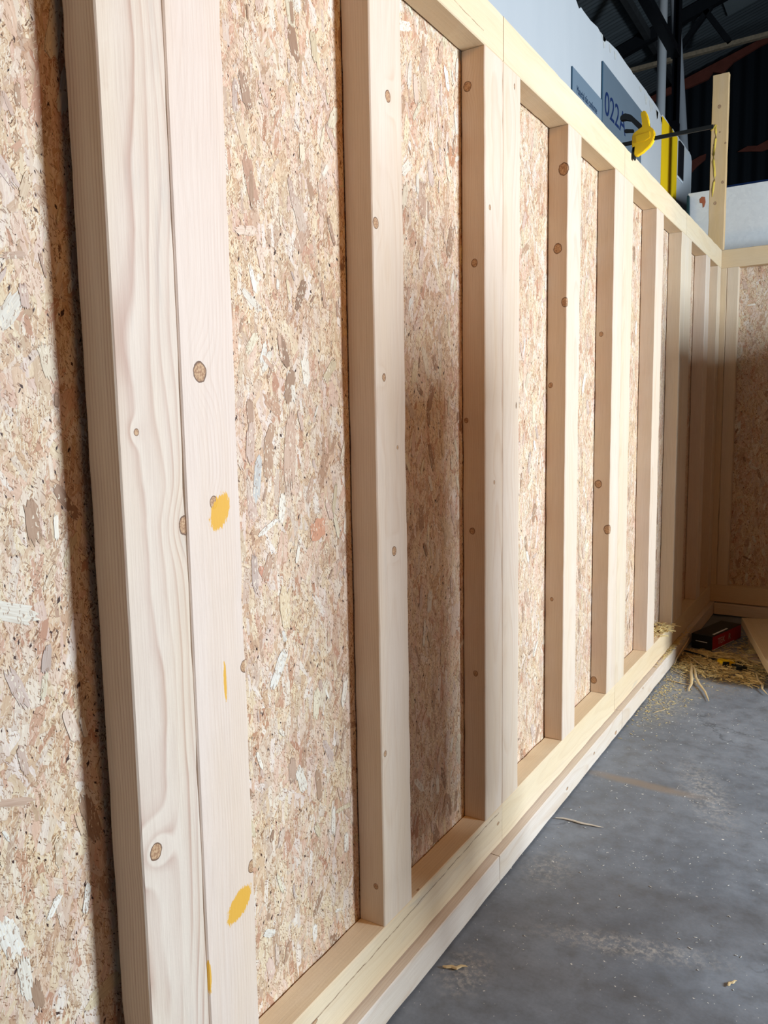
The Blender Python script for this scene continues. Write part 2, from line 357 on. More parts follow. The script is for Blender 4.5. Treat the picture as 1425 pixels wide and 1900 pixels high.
m_steel = plain('black_steel', (.012, .013, .016), .38, .5, .3, 12)
m_dsteel = plain('dark_steel', (.03, .032, .036), .6, .3, .3, 12)
m_rlt = m_rooflight
o = extr('roof_light', [(-1.17, 12.2), (-1.17, 12.9), (-.5, 12.9), (-.5, 12.2)], 2, 0, .01, m_rlt)
for v in o.data.vertices: v.co.z += ra+rb*v.co.x+.05
tag(o, 'paler translucent sheet let into the dark corrugated roof at top right', 'roof light')
# rafter trusses and purlin
def member(bm, a, b, w, h):
    a = Vector(a); b = Vector(b); d = b-a; L = d.length; q = d.to_track_quat('Z', 'Y').to_matrix().to_4x4()
    box_bm(bm, -w/2, w/2, -h/2, h/2, 0, L, Matrix.Translation(a) @ q)
rf = thing('roof_truss', 'dark steel roof truss with sloping chord and struts under corrugated sheets', 'roof truss', (0, 0, 0))
def rz(x): return ra+rb*x
bm = bmesh.new(); member(bm, (-4, 12.1, rz(-4)-.03), (5, 12.1, rz(5)-.03), .10, .16); fin('rafter', bm, m_dsteel, rf)
for a, b in (((-1.35, 12.1, rz(-1.35)-.08), (-1.0, 12.1, 6.42)), ((-1.25, 12.1, rz(-1.25)-.08), (-1.75, 12.1, 6.42))):
    bm = bmesh.new(); member(bm, a, b, .07, .07); fin('strut', bm, m_dsteel, rf)
m_tie = plain('rusty_tie', (.62, .46, .30), .8, 0, .5, 26)
bm = bmesh.new(); member(bm, (-4, 12.1, 6.36), (5, 12.1, 6.50), .07, .055)
o = fin('tie_bar', bm, m_tie, rf); o['label'] = 'rusty brown horizontal tie bar'
bm = bmesh.new(); member(bm, (-2.1, 5, rz(-2.1)-.02), (-2.1, 14.05, rz(-2.1)-.02), .08, .12)
tag(fin('roof_purlin', bm, plain('grey_purlin', (.10, .10, .10), .7, 0, .4, 10)), 'grey purlin running back under the roof left of the black beam', 'roof beam')
# black column, beam and pipes
bm = bmesh.new(); box_bm(bm, -.853, -.84, 7.98, 8.06, 0, 7.1); box_bm(bm, -.806, -.793, 7.98, 8.06, 0, 7.1); box_bm(bm, -.84, -.806, 8.03, 8.045, 0, 7.1)
box_bm(bm, -.86, -.79, 7.95, 8.07, 4.04, 4.13)
tag(fin('steel_column', bm, m_steel), 'black steel column rising behind the clamp bar beside the grey pipe', 'column')
bm = bmesh.new(); box_bm(bm, -.86, -.80, 3.2, 7.97, 4.70, 4.80); box_bm(bm, -.86, -.78, 3.2, 7.97, 4.69, 4.703)
tag(fin('steel_beam', bm, m_steel), 'black steel beam running back to the top of the black column', 'beam')
m_pipe = plain('grey_pipe', (.80, .80, .80), .4, 0, .06, 5)
bm = bmesh.new(); tube_bm(bm, [(-1.185, 9, 0), (-1.185, 9, 7.1)], .047, 20)
tag(fin('drain_pipe', bm, m_pipe, None, 0, True), 'light grey vertical pipe left of the black column', 'pipe')
bm = bmesh.new(); tube_bm(bm, [(-.90, 9.6, 0), (-1.0, 9.6, 3.6), (-1.20, 9.6, 6.0), (-1.24, 9.6, 7.1)], .052, 20)
tag(fin('drain_pipe', bm, plain('dull_pipe', (.45, .46, .48), .45, 0, .06, 5), None, 0, True), 'duller grey leaning pipe partly behind the black column', 'pipe')

# ---- white painted board behind the frame, with signs
t = NT('white_board'); o = t.obj()
c = t.mix(t.noise(t.v1('MULTIPLY', o, (1, 5, 1.2)), 1.2, 5, .6), (.48, .49, .50), (.54, .545, .55))
c = t.mix(t.ramp(t.noise(o, 60, 3), [(.6, 0), (.8, .12)]), c, (.6, .62, .63))
t.bump(t.noise(o, 70, 4), .12, .002); m_white = t.base(c, .6)
wb = thing('white_board', 'tall white painted board with broken top edge behind the timber frame', 'board', (-.4, 0, 0))
rnd = random.Random(4)
top = []; y = -.6
while y < 6.62:
    base = 3.392 if y > 4.45 else (3.36 if y < 4.1 else 3.375)
    top.append((y, base+rnd.uniform(-.005, .005)+(-.016 if rnd.random() < .13 else 0))); y += rnd.choice((.03, .05, .07, .12))
pts = [(-.6, 1.9)] + top + [(6.64, 3.385), (6.672, 3.35), (6.672, 1.9)]
extr('panel', pts, 0, -.022, 0, m_white, wb)
m_chip = plain('torn_grey_core', (.50, .49, .46), .9, 0, .25, 60)
for i in range(16):
    y = rnd.uniform(4.1, 6.45); w = rnd.uniform(.04, .11); h = rnd.uniform(.02, .06)
    extr('torn_edge', [(y, 3.366), (y+w*.2, 3.366-h*.5), (y+w*.45, 3.366-h), (y+w*.7, 3.366-h*.9), (y+w, 3.366)], 0, .0005, .002, m_chip, wb)
m_yel = plain('yellow_paint', (.88, .56, .01), .45, 0, .05, 8)
extr('yellow_stripe', [(5.652, 1.9), (6.135, 1.9), (6.135, 3.376), (5.9, 3.384), (5.652, 3.378)], 0, .0005, .003, m_yel, wb)
box('black_slot', .0005, .012, 6.175, 6.325, 3.12, 3.366, plain('black_plastic', (.01, .01, .012), .4), wb)
box('slot_frame', .0005, .006, 6.15, 6.335, 3.104, 3.12, plain('white_trim', (.8, .82, .84), .5), wb)
m_sgrey = plain('sign_grey', (.12, .155, .19), .45, 0, .08, 4)
m_sgrey2 = plain('sign_grey_light', (.17, .22, .27), .45, 0, .06, 4)
m_navy = plain('sign_navy', (.004, .018, .08), .5)
m_sedge = plain('sign_edge', (.04, .10, .16), .5)
s1 = thing('sign_plate', 'grey sign reading Material não conforme fixed to white board', 'sign', (-.396, 3.806, 2.6))
box('plate', -.003, .003, 0, .474, 0, .438, m_sgrey2, s1); box('plate_edge', -.003, .0034, -.004, 0, 0, .438, m_sedge, s1)
text('lettering', 'Material não conforme', .052, plain('sign_ink', (.02, .045, .09), .5), (.0034, .062, .339), (0, 1, 0), (0, 0, 1), s1, sx=.68)
s2 = thing('sign_plate', 'larger grey sign with dark blue number beginning 022 behind the clamp', 'sign', (-.394, 4.285, 2.6))
box('plate', -.003, .003, 0, .81, 0, .633, m_sgrey, s2); box('plate_edge', -.003, .0034, -.005, 0, 0, .633, m_sedge, s2)
text('lettering', '022A', .172, m_navy, (.0034, .030, .384), (0, 1, 0), (0, 0, 1), s2, sx=1.12, ext=.0008)

# far painted board
t = NT('white_flake_board'); o = t.obj()
v = t.n('ShaderNodeTexVoronoi', distance='CHEBYCHEV'); t.put(v.inputs['Vector'], t.v1('ADD', o, t.v1('MULTIPLY', t.noise(o, 9, 3, col=True), (.06, .06, .06)))); v.inputs['Scale'].default_value = 48
c = t.mix(v.outputs['Color'], (.66, .66, .67), (.78, .78, .78)); c = t.mix(t.noise(o, 5, 4), c, (.76, .76, .75))
t.bump(t.noise(o, 28, 5, .7), .35, .004); m_wosb = t.base(c, .6)
fb = thing('painted_flake_board', 'white painted flake board rising behind the far frame and tall board', 'board', (0, 5.95, 0))
box('panel', -.275, 1.9, 0, .014, 1.9, 2.925, m_wosb, fb)
extr('paint_splash', [(-.20, 2.875), (-.185, 2.89), (-.165, 2.885), (-.16, 2.85), (-.168, 2.82), (-.176, 2.815), (-.18, 2.845), (-.197, 2.85)], 1, -.002, -.0003, plain('red_stain', (.40, .12, .06), .6), fb)
tag(box('blue_tarp_edge', -.15, 1.2, 6.5, 6.56, 2.0, 3.082, plain('blue_sheet', (.01, .04, .16), .5, 0, .5, 6)), 'strip of blue sheet just above the far white board', 'tarpaulin')
extr('teal_post', [(-.275, 1.2), (-.215, 1.2), (-.262, 2.90), (-.275, 2.90)], 1, 5.90, 5.94, plain('teal_paint', (.01, .045, .06), .5))
tag(D.objects['teal_post'], 'dark teal wedge standing at the far end of the white board', 'post')

# ================================================================== TIMBER FRAME
W = .128; DEP = .070; ZB0, ZB1, ZT0, ZT1 = .092, .212, 2.341, 2.460
post_marks = [(0.016, .315+.0, .017, .036, -.5), (.008, .035, .0035, .04, 0), (.016, -.372, .034, .016, .55), (-.057, -.459, .006, .035, 0)]
# explicit woods for the recognisable studs (local z = 0 at ZB1)
def K(y, z, r, x=.035): return (x, y, z-ZB1, r)
w_post_l = wood('pine_post_left', knots=[K(-.0285, 1.365, .0045), K(-.034, .725, .011), K(.058, 1.219, .013)], knotdens=False, ringamt=.8, rings=150, theta=.5, seed=1, light=(.80, .71, .61), dark=(.56, .38, .31), blue=.25)
w_post_r = wood('pine_post_right', knots=[K(-.020, 1.457, .0135), K(-.001, 1.249, .0085), K(.056, .958, .009), K(.056, .591, .010)], knotdens=False, ringamt=.3, rings=240, theta=1.3, seed=2, light=(.82, .71, .63), dark=(.68, .52, .42),
                marks=[(.012, 1.232-ZB1, .020, .034, -.5), (.008, .945-ZB1, .0035, .035, 0), (.020, .538-ZB1, .036, .022, .6), (-.058, .451-ZB1, .005, .03, 0)])
w_s2 = wood('pine_stud_knotty', knots=[K(.006, 2.056, .010), K(-.050, 1.787, .010), K(-.028, 1.469, .007), K(.003, 1.084, .009), K(.026, 1.316, .004), K(-.048, .626, .006), (.0+.012, -.064, .094, .006)], knotdens=False, seed=3, ringamt=.35, blue=.15)
w_s3 = wood('pine_stud_specked', knots=[K(-.028, 1.941, .006), K(.0, 1.198, .005), (-.016, -.060, 2.038, .011), (.003, -.060, 1.583, .009), (-.006, -.060, .852, .008), (.003, -.060, .439, .007), (-.023, -.060, 1.161, .006)], knotdens=False, seed=4, ringamt=.35, blue=.1)
w_s4 = wood('pine_stud_big_knots', knots=[(.018, -.07, 1.99, .017), (0, -.07, 1.735, .014), (.028, -.07, 1.555, .013), (-.021, -.07, 1.277, .008), (-.01, -.07, .519, .006)], knotdens=False, seed=5, ringamt=.3)
w_s5 = wood('pine_stud_rosy_knots', knots=[(-.013, -.06, 1.497, .008), (-.015, -.06, .89, .014), (.027, -.06, .702, .016), (-.022, -.06, .051, .013)], knotdens=False, seed=6, ringamt=.3)
w_a = wood('pine_stud_clean', seed=7, ringamt=.4, theta=.9)
w_b = wood('pine_stud_yellow', seed=8, ringamt=.35, light=(.79, .69, .55), blue=.2, theta=1.2)
w_pl = wood('pine_plate', seed=9, ringamt=.3, light=(.83, .70, .50), dark=(.70, .52, .32), blue=.45, rings=120, theta=1.1)
w_pl2 = wood('pine_plate_pale', seed=10, ringamt=.25, light=(.84, .72, .52), dark=(.72, .55, .36), rings=140, theta=.2, blue=.1)
w_sill = wood('pine_sill', seed=11, ringamt=.35, light=(.79, .72, .64), dark=(.60, .42, .26), rings=140, theta=.2)
w_plc = wood('pine_plate_cracked', seed=21, ringamt=.3, light=(.83, .70, .50), dark=(.70, .52, .32), blue=.55, rings=120, theta=1.1, cracks=[(-.012, .05, -.045, 1.2, .0022)])
w_plt = wood('pine_plate_split', seed=22, ringamt=.25, light=(.84, .72, .52), dark=(.72, .55, .36), rings=140, theta=.2, cracks=[(.010, .45, .030, 1.1, .0015)])
SE = [0]
def stud(parent, y0, y1, mat, name='stud', z0=ZB1, z1=ZT0, dep=DEP, x1=0.):
    SE[0] += 1
    me = beam_mesh(dep, y1-y0-.001, z1-z0, seed=SE[0]*1.7)
    return link(name, me, mat, parent, (x1-dep/2, (y0+y1)/2, z0))
def plate(parent, y0, y1, z0, z1, mat, name, x0=-DEP, x1=0.):
    SE[0] += 1
    me = beam_mesh(x1-x0, z1-z0, y1-y0, seed=SE[0]*1.7)
    return link(name, me, mat, parent, ((x0+x1)/2, y0, (z0+z1)/2), (-math.pi/2, 0, 0))
t = NT('flake_surface'); o = t.obj()
at = t.n('ShaderNodeAttribute', attribute_name='flake').outputs['Color']
uv = t.n('ShaderNodeUVMap', uv_map='grain').outputs[0]
gr = t.noise(t.v1('MULTIPLY', uv, (420, 22, 1)), 1, 4, .65)
c = t.mix(t.ramp(gr, [(.34, .55), (.58, 0)]), at, t.mix(1, at, (.66, .55, .47), 'MULTIPLY'))
for (sc, seed_, col) in (((650, 90, 1), 3.3, (.30, .17, .10)), ((520, 80, 1), 9.1, (.80, .68, .52))):
    vn = t.n('ShaderNodeTexVoronoi', distance='CHEBYCHEV'); t.put(vn.inputs['Vector'], t.v1('ADD', t.v1('MULTIPLY', t.v1('ADD', o, t.v1('MULTIPLY', t.noise(o, 120, 2, col=True), (.01, .01, .01))), (1, sc[0]*.8, sc[1]*1.4)), (seed_, 0, 0))); vn.inputs['Scale'].default_value = 1
    rr = t.n('ShaderNodeSeparateColor'); t.put(rr.inputs[0], vn.outputs['Color'])
    m = t.m1('MULTIPLY', t.m1('LESS_THAN', vn.outputs['Distance'], .36), t.m1('LESS_THAN', rr.outputs[0], t.m1('MULTIPLY', t.ramp(t.noise(o, 30, 3), [(.4, .05), (.65, 1)]), .40)))
    c = t.mix(t.m1('MULTIPLY', m, .8), c, col)
t.bump(gr, .3, .0008); m_flake = t.base(c, .6)
FPAL = [(.66, .50, .34), (.56, .38, .27), (.72, .60, .44), (.48, .31, .21), (.78, .70, .58), (.62, .45, .35), (.36, .22, .14), (.66, .48, .38), (.68, .55, .36), (.44, .28, .18), (.80, .74, .64), (.60, .46, .38), (.70, .54, .42), (.74, .64, .46)]
def flakes(bm, W2, H, num, chips, seed):
    col = bm.loops.layers.float_color.new('flake'); uvl = bm.loops.layers.uv.new('grain'); r = random.Random(seed)
    items = []
    for k in range(num):
        L = r.uniform(.022, .085)*(1.3 if r.random() < .15 else 1); w = L*r.uniform(.14, .38)
        a = r.gauss(0, .34) if r.random() < .82 else r.uniform(-1.5, 1.5)
        items.append((r.uniform(-W2+.01, W2-.01), r.uniform(.03, H-.03), w/2, L/2, a, r.choice(FPAL)))
    for (y, z, sy, sz, a, c) in items+list(chips):
        ca, sa = math.cos(a), math.sin(a); pts = []
        nt = r.randint(2, 5)
        def end(sg):
            out = []
            for i in range(nt*2+1):
                u = -1+2*i/(nt*2)
                out.append((u*sy*r.uniform(.85, 1), sg*sz*(1-abs(u)**3*.25-(r.uniform(.06, .45) if i % 2 else r.uniform(0, .18)))))
            return out
        top = end(1); bot = end(-1)
        right = [(sy*r.uniform(.8, 1.08), sz*v) for v in (.45, .1, -.35)]; left = [(-sy*r.uniform(.8, 1.08), sz*v) for v in (-.4, 0, .4)]
        pts = top + right + bot[::-1] + left
        h = r.uniform(.0003, .0011); off = r.random()*3
        poly = [bm.verts.new((h, max(-W2, min(W2, y+u*ca-v*sa)), max(.002, min(H-.002, z+u*sa+v*ca)))) for u, v in pts]
        cen = bm.verts.new((h+.0003, max(-W2, min(W2, y)), z)); n = len(poly)
        br = r.uniform(.86, 1.1); cc = (min(1, c[0]*br), min(1, c[1]*br), min(1, c[2]*br), 1)
        for i in range(n):
            try: f = bm.faces.new((cen, poly[(i+1) % n], poly[i]))
            except ValueError: continue
            f.material_index = 1
            for l, (u, v) in zip(f.loops, ((0, 0), pts[(i+1) % n], pts[i])): l[col] = cc; l[uvl].uv = (u+off, v+off)
def sheet(parent, y0, y1, z0, z1, x, mat, chips=(), num=0, th=.012):
    bm = bmesh.new(); box_bm(bm, -th, 0, -(y1-y0)/2, (y1-y0)/2, 0, z1-z0)
    bmesh.ops.recalc_face_normals(bm, faces=bm.faces)
    flakes(bm, (y1-y0)/2, z1-z0, num, chips, int(x*-1000+y0*77)+num)
    me = D.meshes.new('sheathing_board'); bm.to_mesh(me); bm.free(); me.materials.append(mat); me.materials.append(m_flake)
    return link('sheathing_board', me, None, parent, (x, (y0+y1)/2, z0))
MOD = [
    (-.372, .852, [(-.372, -.25, w_a), (.18-.064+.0, .18+.064, w_b), (.730, .852, w_post_l)], 'first timber framed wall panel at left edge with shadowed flake board', -.083),
    (.852, 2.078, [(.852, .974, w_post_r), (1.403, 1.531, w_s2), (1.958, 2.078, w_s3)], 'second timber framed wall panel, nearest whole one, with yellow paint daubs on its near stud', -.072),
    (2.078, 3.300, [(2.078, 2.202, w_a), (2.618, 2.757, w_s4), (3.174, 3.300, w_s5)], 'third timber framed wall panel with big brown knots on its middle stud', -.072),
    (3.300, 4.535, [(3.300, 3.446, w_b), (3.868, 4.010, w_a), (4.430, 4.535, w_b)], 'fourth timber framed wall panel below the yellow stripe', -.072),
    (4.535, 5.675, [(4.535, 4.695, w_b), (5.140, 5.268, w_a), (5.555, 5.675, w_b)], 'fifth and last timber framed wall panel running into the far corner', -.072),
]
for i, (y0, y1, studs, lab, xb) in enumerate(MOD):
    r = thing('wall_panel', lab, 'wall panel', (0, y0, ZB0), group='timber framed panels along the left wall')
    def sh(o): o.location = o.location-Vector((0, y0, ZB0)); return o
    for (a, b, m) in studs: sh(stud(r, a, b, m))
    sh(plate(r, y0+.001, y1-.001, ZT0+.0005, ZT1, w_plt if i == 1 else w_pl2, 'top_plate'))
    sh(plate(r, y0+.001, y1-.001, ZB0, ZB1-.0005, w_plc if i == 1 else (w_pl if i in (0, 3) else w_pl2), 'bottom_plate'))
    chips = []
    cy = (y0+y1)/2
    if i == 1:
        chips = [(1.283-cy, 1.144-ZB0, .026, .026, .15, (.60, .30, .18)), (1.11-cy, 1.801-ZB0, .014, .05, .25, (.55, .33, .22)), (1.906-cy, 2.05-ZB0, .022, .03, -.5, (.52, .27, .15)),
                 (1.109-cy, 1.079-ZB0, .008, .022, .6, (.58, .28, .18)), (1.10-cy, 1.26-ZB0, .010, .05, -.15, (.60, .57, .52)), (1.20-cy, 1.31-ZB0, .018, .09, -.08, (.68, .47, .34)), (1.15-cy, 1.40-ZB0, .012, .035, .9, (.55, .34, .22)), (1.17-cy, 1.00-ZB0, .016, .05, .1, (.72, .56, .36))]
    sh(sheet(r, y0+.001, y1-.001, ZB0+.01, ZT1-.01, xb, osb('flake_board_%s' % 'abcde'[i], i*1.3+.4), chips, (520, 620, 300, 160, 90)[i]))

# sole beams below the frame
SB = [(-.40, 2.000, 'first sole beam under the nearest wall panels, crossing the bottom edge'), (2.003, 3.330, 'second sole beam under the middle wall panel beside the long splinter'), (3.333, 5.69, 'far sole beam under the last wall panels beside the shavings')]
for y0, y1, lab in SB:
    o = plate(None, y0, y1, .006, .090, w_sill, 'sole_beam', -.08, .026); tag(o, lab, 'beam', 'sole beams under the left wall')
# far return wall
fr = thing('wall_panel', 'far return wall panel facing the camera, dark flake board at right edge', 'wall panel', (0, 5.677, ZB0))
def flat(o): o.location = o.location-Vector((0, 5.677, ZB0)); return o
def fstud(x0, x1, m): SE[0] += 1; return flat(link('stud', beam_mesh(x1-x0-.001, DEP, ZT0-ZB1, seed=SE[0]*1.7), m, fr, ((x0+x1)/2, 5.677+DEP/2, ZB1)))
w_far = wood('pine_far', seed=14, ringamt=.3, light=(.78, .64, .44), knotdens=True)
fstud(-.018, .036, w_far); fstud(.036, .108, w_b); fstud(.60, .72, w_a); fstud(1.1, 1.22, w_a)
for nm, z0, z1 in (('top_plate', ZT0+.0005, ZT1), ('bottom_plate', ZB0, ZB1-.0005)):
    SE[0] += 1; flat(link(nm, beam_mesh(z1-z0, DEP, 1.22+.018, seed=SE[0]), w_far, fr, (-.018, 5.677+DEP/2, (z0+z1)/2), (0, math.pi/2, 0)))
bm = bmesh.new(); box_bm(bm, -.012, 0, -.62, .62, 0, ZT1-ZB0-.02); bmesh.ops.recalc_face_normals(bm, faces=bm.faces); flakes(bm, .62, ZT1-ZB0-.02, 700, (), 31)
me = D.meshes.new('sheathing_board'); bm.to_mesh(me); bm.free(); me.materials.append(osb('flake_board_far', 8.1)); me.materials.append(m_flake)
flat(link('sheathing_board', me, None, fr, (.60, 5.677+DEP+.002, ZB0+.01), (0, 0, -math.pi/2)))
SE[0] += 1; o = link('sole_beam', beam_mesh(.076, .07, 1.2, seed=77), w_sill, None, (.030, 5.677+.005, .006+.042), (0, math.pi/2, 0))
tag(o, 'short sole beam under the far return wall', 'beam')
# tall upright board in the corner
w_tall = wood('pine_upright', knots=[(-.004, -.0225, 3.374-2.462, .010), (.003, -.0225, 3.215-2.462, .005), (.040, -.0225, 3.14-2.462, .006), (.030, -.0225, 2.896-2.462, .008), (-.012, -.0225, 2.77-2.462, .009), (-.030, -.0225, 3.141-2.462, .005)], knotdens=False, seed=15, ringamt=.25, light=(.84, .60, .31), dark=(.62, .40, .20))
tb = thing('upright_board', 'tall narrow pine board standing above the far corner with yellow glue run', 'board', (-.0435, 5.715, 2.462))
link('board', beam_mesh(.099, .050, 3.575-2.462, seed=5), w_tall, tb, (0, 0, 0))
m_glue = plain('yellow_glue', (.72, .52, .08), .5)
bm = bmesh.new(); tube_bm(bm, [(-.024+.006*math.sin(k*1.1), -.0245, .80-.045*k) for k in range(11)], [.004, .006, .006, .0055, .006, .007, .006, .006, .006, .006, .002], 8)
tube_bm(bm, [(-.052, -.026, .772), (-.036, -.028, .780), (-.022, -.027, .802), (-.015, -.026, .795)], [.003, .004, .005, .003], 8)
o = fin('glue_run', bm, m_glue, tb, 0, True); o['label'] = 'dried yellow glue run'

# ================================================================== CLAMP ON THE TOP PLATE
m_cy = plain('clamp_yellow', (.90, .58, .01), .38, 0, .05, 20)
m_ck = plain('clamp_black', (.012, .016, .018), .42, .0, .3, 30)
def clamp_parts(root):
    """clamp in its own x,z plane; bar along x, jaw tip down, handle up"""
    extr('body', [(-.012, .028), (.000, .040), (.018, .044), (.032, .050), (.026, .080), (.020, .108), (.026, .114), (.038, .115), (.046, .100), (.053, .075), (.054, .048), (.066, .044), (.076, .030), (.079, .008), (.072, -.012), (.060, -.028), (.032, -.046), (.006, -.058), (-.003, -.054), (-.006, -.036), (-.012, -.016)], 1, -.013, .013, m_cy, root, .003)
    extr('body_panel', [(.002, .022), (.060, .028), (.062, .004), (.040, -.006), (.006, -.006)], 1, -.0155, .0155, m_cy, root, .0012)
    extr('trigger', [(.026, .034), (.010, .052), (-.020, .090), (-.040, .098), (-.058, .094), (-.064, .100), (-.062, .114), (-.044, .122), (-.018, .110), (.004, .086), (.024, .064), (.036, .052)], 1, -.011, .011, m_ck, root, .002)
    extr('release_lever', [(-.008, .040), (-.044, .046), (-.048, .054), (-.042, .060), (-.008, .052)], 1, -.006, .006, m_ck, root, .0015)
    bm = bmesh.new(); box_bm(bm, -.095, .300, -.004, .004, -.006, .009); fin('bar', bm, m_ck, root, .0008)
    extr('jaw_pad', [(.002, -.018), (-.009, -.020), (-.0125, -.035), (-.011, -.062), (-.004, -.070), (.000, -.066), (-.002, -.040)], 1, -.013, .013, m_ck, root, .001)
    extr('fixed_jaw', [(-.082, .012), (-.095, .012), (-.098, -.050), (-.088, -.066), (-.0795, -.062), (-.084, -.03)], 1, -.010, .010, m_ck, root, .0015)
cl = thing('bar_clamp', 'yellow and black bar clamp gripping the top plate in front of the blue number', 'clamp', (.0125, 3.41, 2.502))
clamp_parts(cl)

# ================================================================== FLOOR CLUTTER
# screw box
bx = thing('screw_box', 'red and black cardboard screw box lying on floor in the far corner', 'box', (.165, 4.75, .001), math.atan2(.43, .115))
m_red = plain('box_red', (.38, .012, .02), .5); m_bk = plain('box_black', (.012, .012, .014), .45); m_wt = plain('box_white', (.75, .75, .75), .5)
box('carton', 0, .40, 0, .125, 0, .088, m_bk, bx, .001)
box('red_side', .003, .397, -.0012, .0004, .003, .085, m_red, bx)
box('white_line', .003, .30, -.0016, -.001, .003, .008, m_wt, bx)
box('top_stripe', .05, .24, .012, .024, .0878, .0886, m_wt, bx)
box('end_stripe', -.0006, .0004, .03, .10, .045, .049, m_wt, bx)
m_bl = plain('box_letter', (.50, .40, .40), .5)
text('lettering', 'TEK', .052, m_bl, (.07, -.0016, .028), (1, 0, 0), (0, 0, 1), bx, sx=1.1)
text('letter_mark', 'R', .052, m_bl, (.215, -.0016, .028), (1, 0, 0), (0, 0, 1), bx, sx=1.1)
# second clamp on the floor
c2 = thing('bar_clamp', 'yellow and black bar clamp lying on the shavings beside the screw box', 'clamp', (.30, 4.49, .02), 0)
clamp_parts(c2); c2.scale = (1.0, 1.0, 1.0)
c2.rotation_euler = (math.radians(100), 0, math.radians(152))
for ch in c2.children:
    pass
# timber stack on the right
w_grey = wood('weathered_plank', seed=20, light=(.62, .50, .32), dark=(.44, .32, .18), ringamt=.4, rings=100, theta=.1)
for i, (x, y, lab) in enumerate(((.26+.16, 5.12, 'wide rough plank at right edge, left one of the raised pair'), (.26+.47, 5.20, 'wide rough plank at right edge, right one of the raised pair'))):
    ang = math.atan2(.25, .95)
    o = link('plank', beam_mesh(.30, .05, 1.0 if i == 0 else 1.1, seed=30+i, rough=.002), w_grey, None, (x, y, .118), (math.pi/2, 0, ang))
    tag(o, lab, 'plank', 'planks on the bearers')
for k, dl in enumerate((.12, .86)):
    ang = math.atan2(.25, .95); d = Vector((math.sin(ang), -math.cos(ang), 0)); n = Vector((math.cos(ang), math.sin(ang), 0))
    p = Vector((.43, 5.12, 0))+d*dl-n*.13
    bm = bmesh.new(); box_bm(bm, 0, .62, -.035, .035, 0, .090)
    o = fin('bearer', bm, w_grey, None, .002, False, p+Vector((0, 0, .001)), (0, 0, ang)); tag(o, ['far wooden bearer under the rough planks', 'near wooden bearer under the rough planks'][k], 'bearer')
bm = bmesh.new(); box_bm(bm, -.009, 0, -.09, .09, 0, .14)
o = fin('board_offcut', bm, osb('flake_board_offcut', 5.5), None, 0, False, (.36, 4.66, .0015), (0, math.pi/2, 0.6)); tag(o, 'brown flake board offcut flat on floor between screw box and planks', 'board offcut')

# shavings
m_shav = plain('pine_shavings', (.74, .56, .25), .7, 0, .25, 40)
m_spl = plain('pine_splinter', (.66, .48, .25), .7, 0, .15, 60)
def strip(bm, x, y, z, ang, L, w, curl, th=.0012, tw=0.):
    n = 6; pr = None
    for i in range(n+1):
        s = i/n; a = ang+curl*s
        x += math.cos(a)*L/n; y += math.sin(a)*L/n; zz = z+math.sin(s*math.pi)*min(.004, abs(curl)*.0016)*min(1, L/.03)
        nx, ny = -math.sin(a)*w/2*(1-.6*abs(2*s-1)), math.cos(a)*w/2*(1-.6*abs(2*s-1))
        row = [bm.verts.new((x-nx, y-ny, zz)), bm.verts.new((x+nx, y+ny, zz+tw*w)), bm.verts.new((x+nx, y+ny, zz+th+tw*w)), bm.verts.new((x-nx, y-ny, zz+th))]
        if pr:
            for a_, b_ in ((0, 1), (1, 2), (2, 3), (3, 0)): bm.faces.new((pr[a_], pr[b_], row[b_], row[a_]))
        else: bm.faces.new(row[::-1])
        pr = row
    bm.faces.new(pr)
rnd = random.Random(11); bm = bmesh.new()
for i in range(4200):
    u = rnd.random(); y = 4.10+1.1*u+rnd.gauss(0, .06)
    xr = .04+(.46*rnd.random()**1.1)*(1-.35*abs(u-.35)); x = max(.035, xr)
    if y < 4.34-.35*x+.25*max(0, x-.3) or (y > 4.72 and x < .33 and rnd.random() < .8): continue
    _a = math.atan2(.43, .115); _u = (x-.165)*math.cos(_a)+(y-4.75)*math.sin(_a); _v = -(x-.165)*math.sin(_a)+(y-4.75)*math.cos(_a)
    if -.03 < _u < .43 and -.03 < _v < .155: continue
    hh = .030*math.exp(-((y-4.5)/.28)**2-((x-.24)/.17)**2); strip(bm, x, y, .001+rnd.random()*hh, rnd.uniform(0, 6.28), rnd.uniform(.012, .045)*rnd.choice((1, 1, 1.9)), rnd.choice((.0015, .002, .003, .005, .009)), rnd.gauss(0, .8), tw=rnd.uniform(-.15, .6))
for i in range(420):
    x = .03+abs(rnd.gauss(0, .09)); y = 3.95+rnd.gauss(0, .25)
    strip(bm, x, y, .0008, rnd.uniform(0, 6.28), rnd.uniform(.004, .018), rnd.uniform(.001, .004), rnd.gauss(0, 1), tw=0)
tag(fin('wood_shavings', bm, m_shav), 'loose pile of yellow pine shavings on floor by the far corner', 'wood shavings', kind='stuff')
bm = bmesh.new()
for i in range(150):
    y = 4.30+rnd.gauss(0, .06); x = -.03+rnd.uniform(-.03, .028)
    strip(bm, x, y, ZB1+.002+rnd.random()*.035*max(0, 1-abs(y-4.3)/.15), rnd.uniform(0, 6.28), rnd.uniform(.02, .06), rnd.uniform(.004, .010), rnd.gauss(0, 1.6), tw=rnd.uniform(-.2, .4))
tag(fin('wood_shavings', bm, m_shav), 'small heap of pine shavings caught on the bottom plate of the fourth panel', 'wood shavings', kind='stuff')
bm = bmesh.new()
for i in range(260):
    y = 4.45+rnd.gauss(0, .16); x = .013+rnd.uniform(-.010, .012)
    strip(bm, x, y, .0905+rnd.random()*.008, rnd.uniform(1.2, 1.9), rnd.uniform(.01, .04), rnd.uniform(.002, .006), rnd.gauss(0, 1.0))
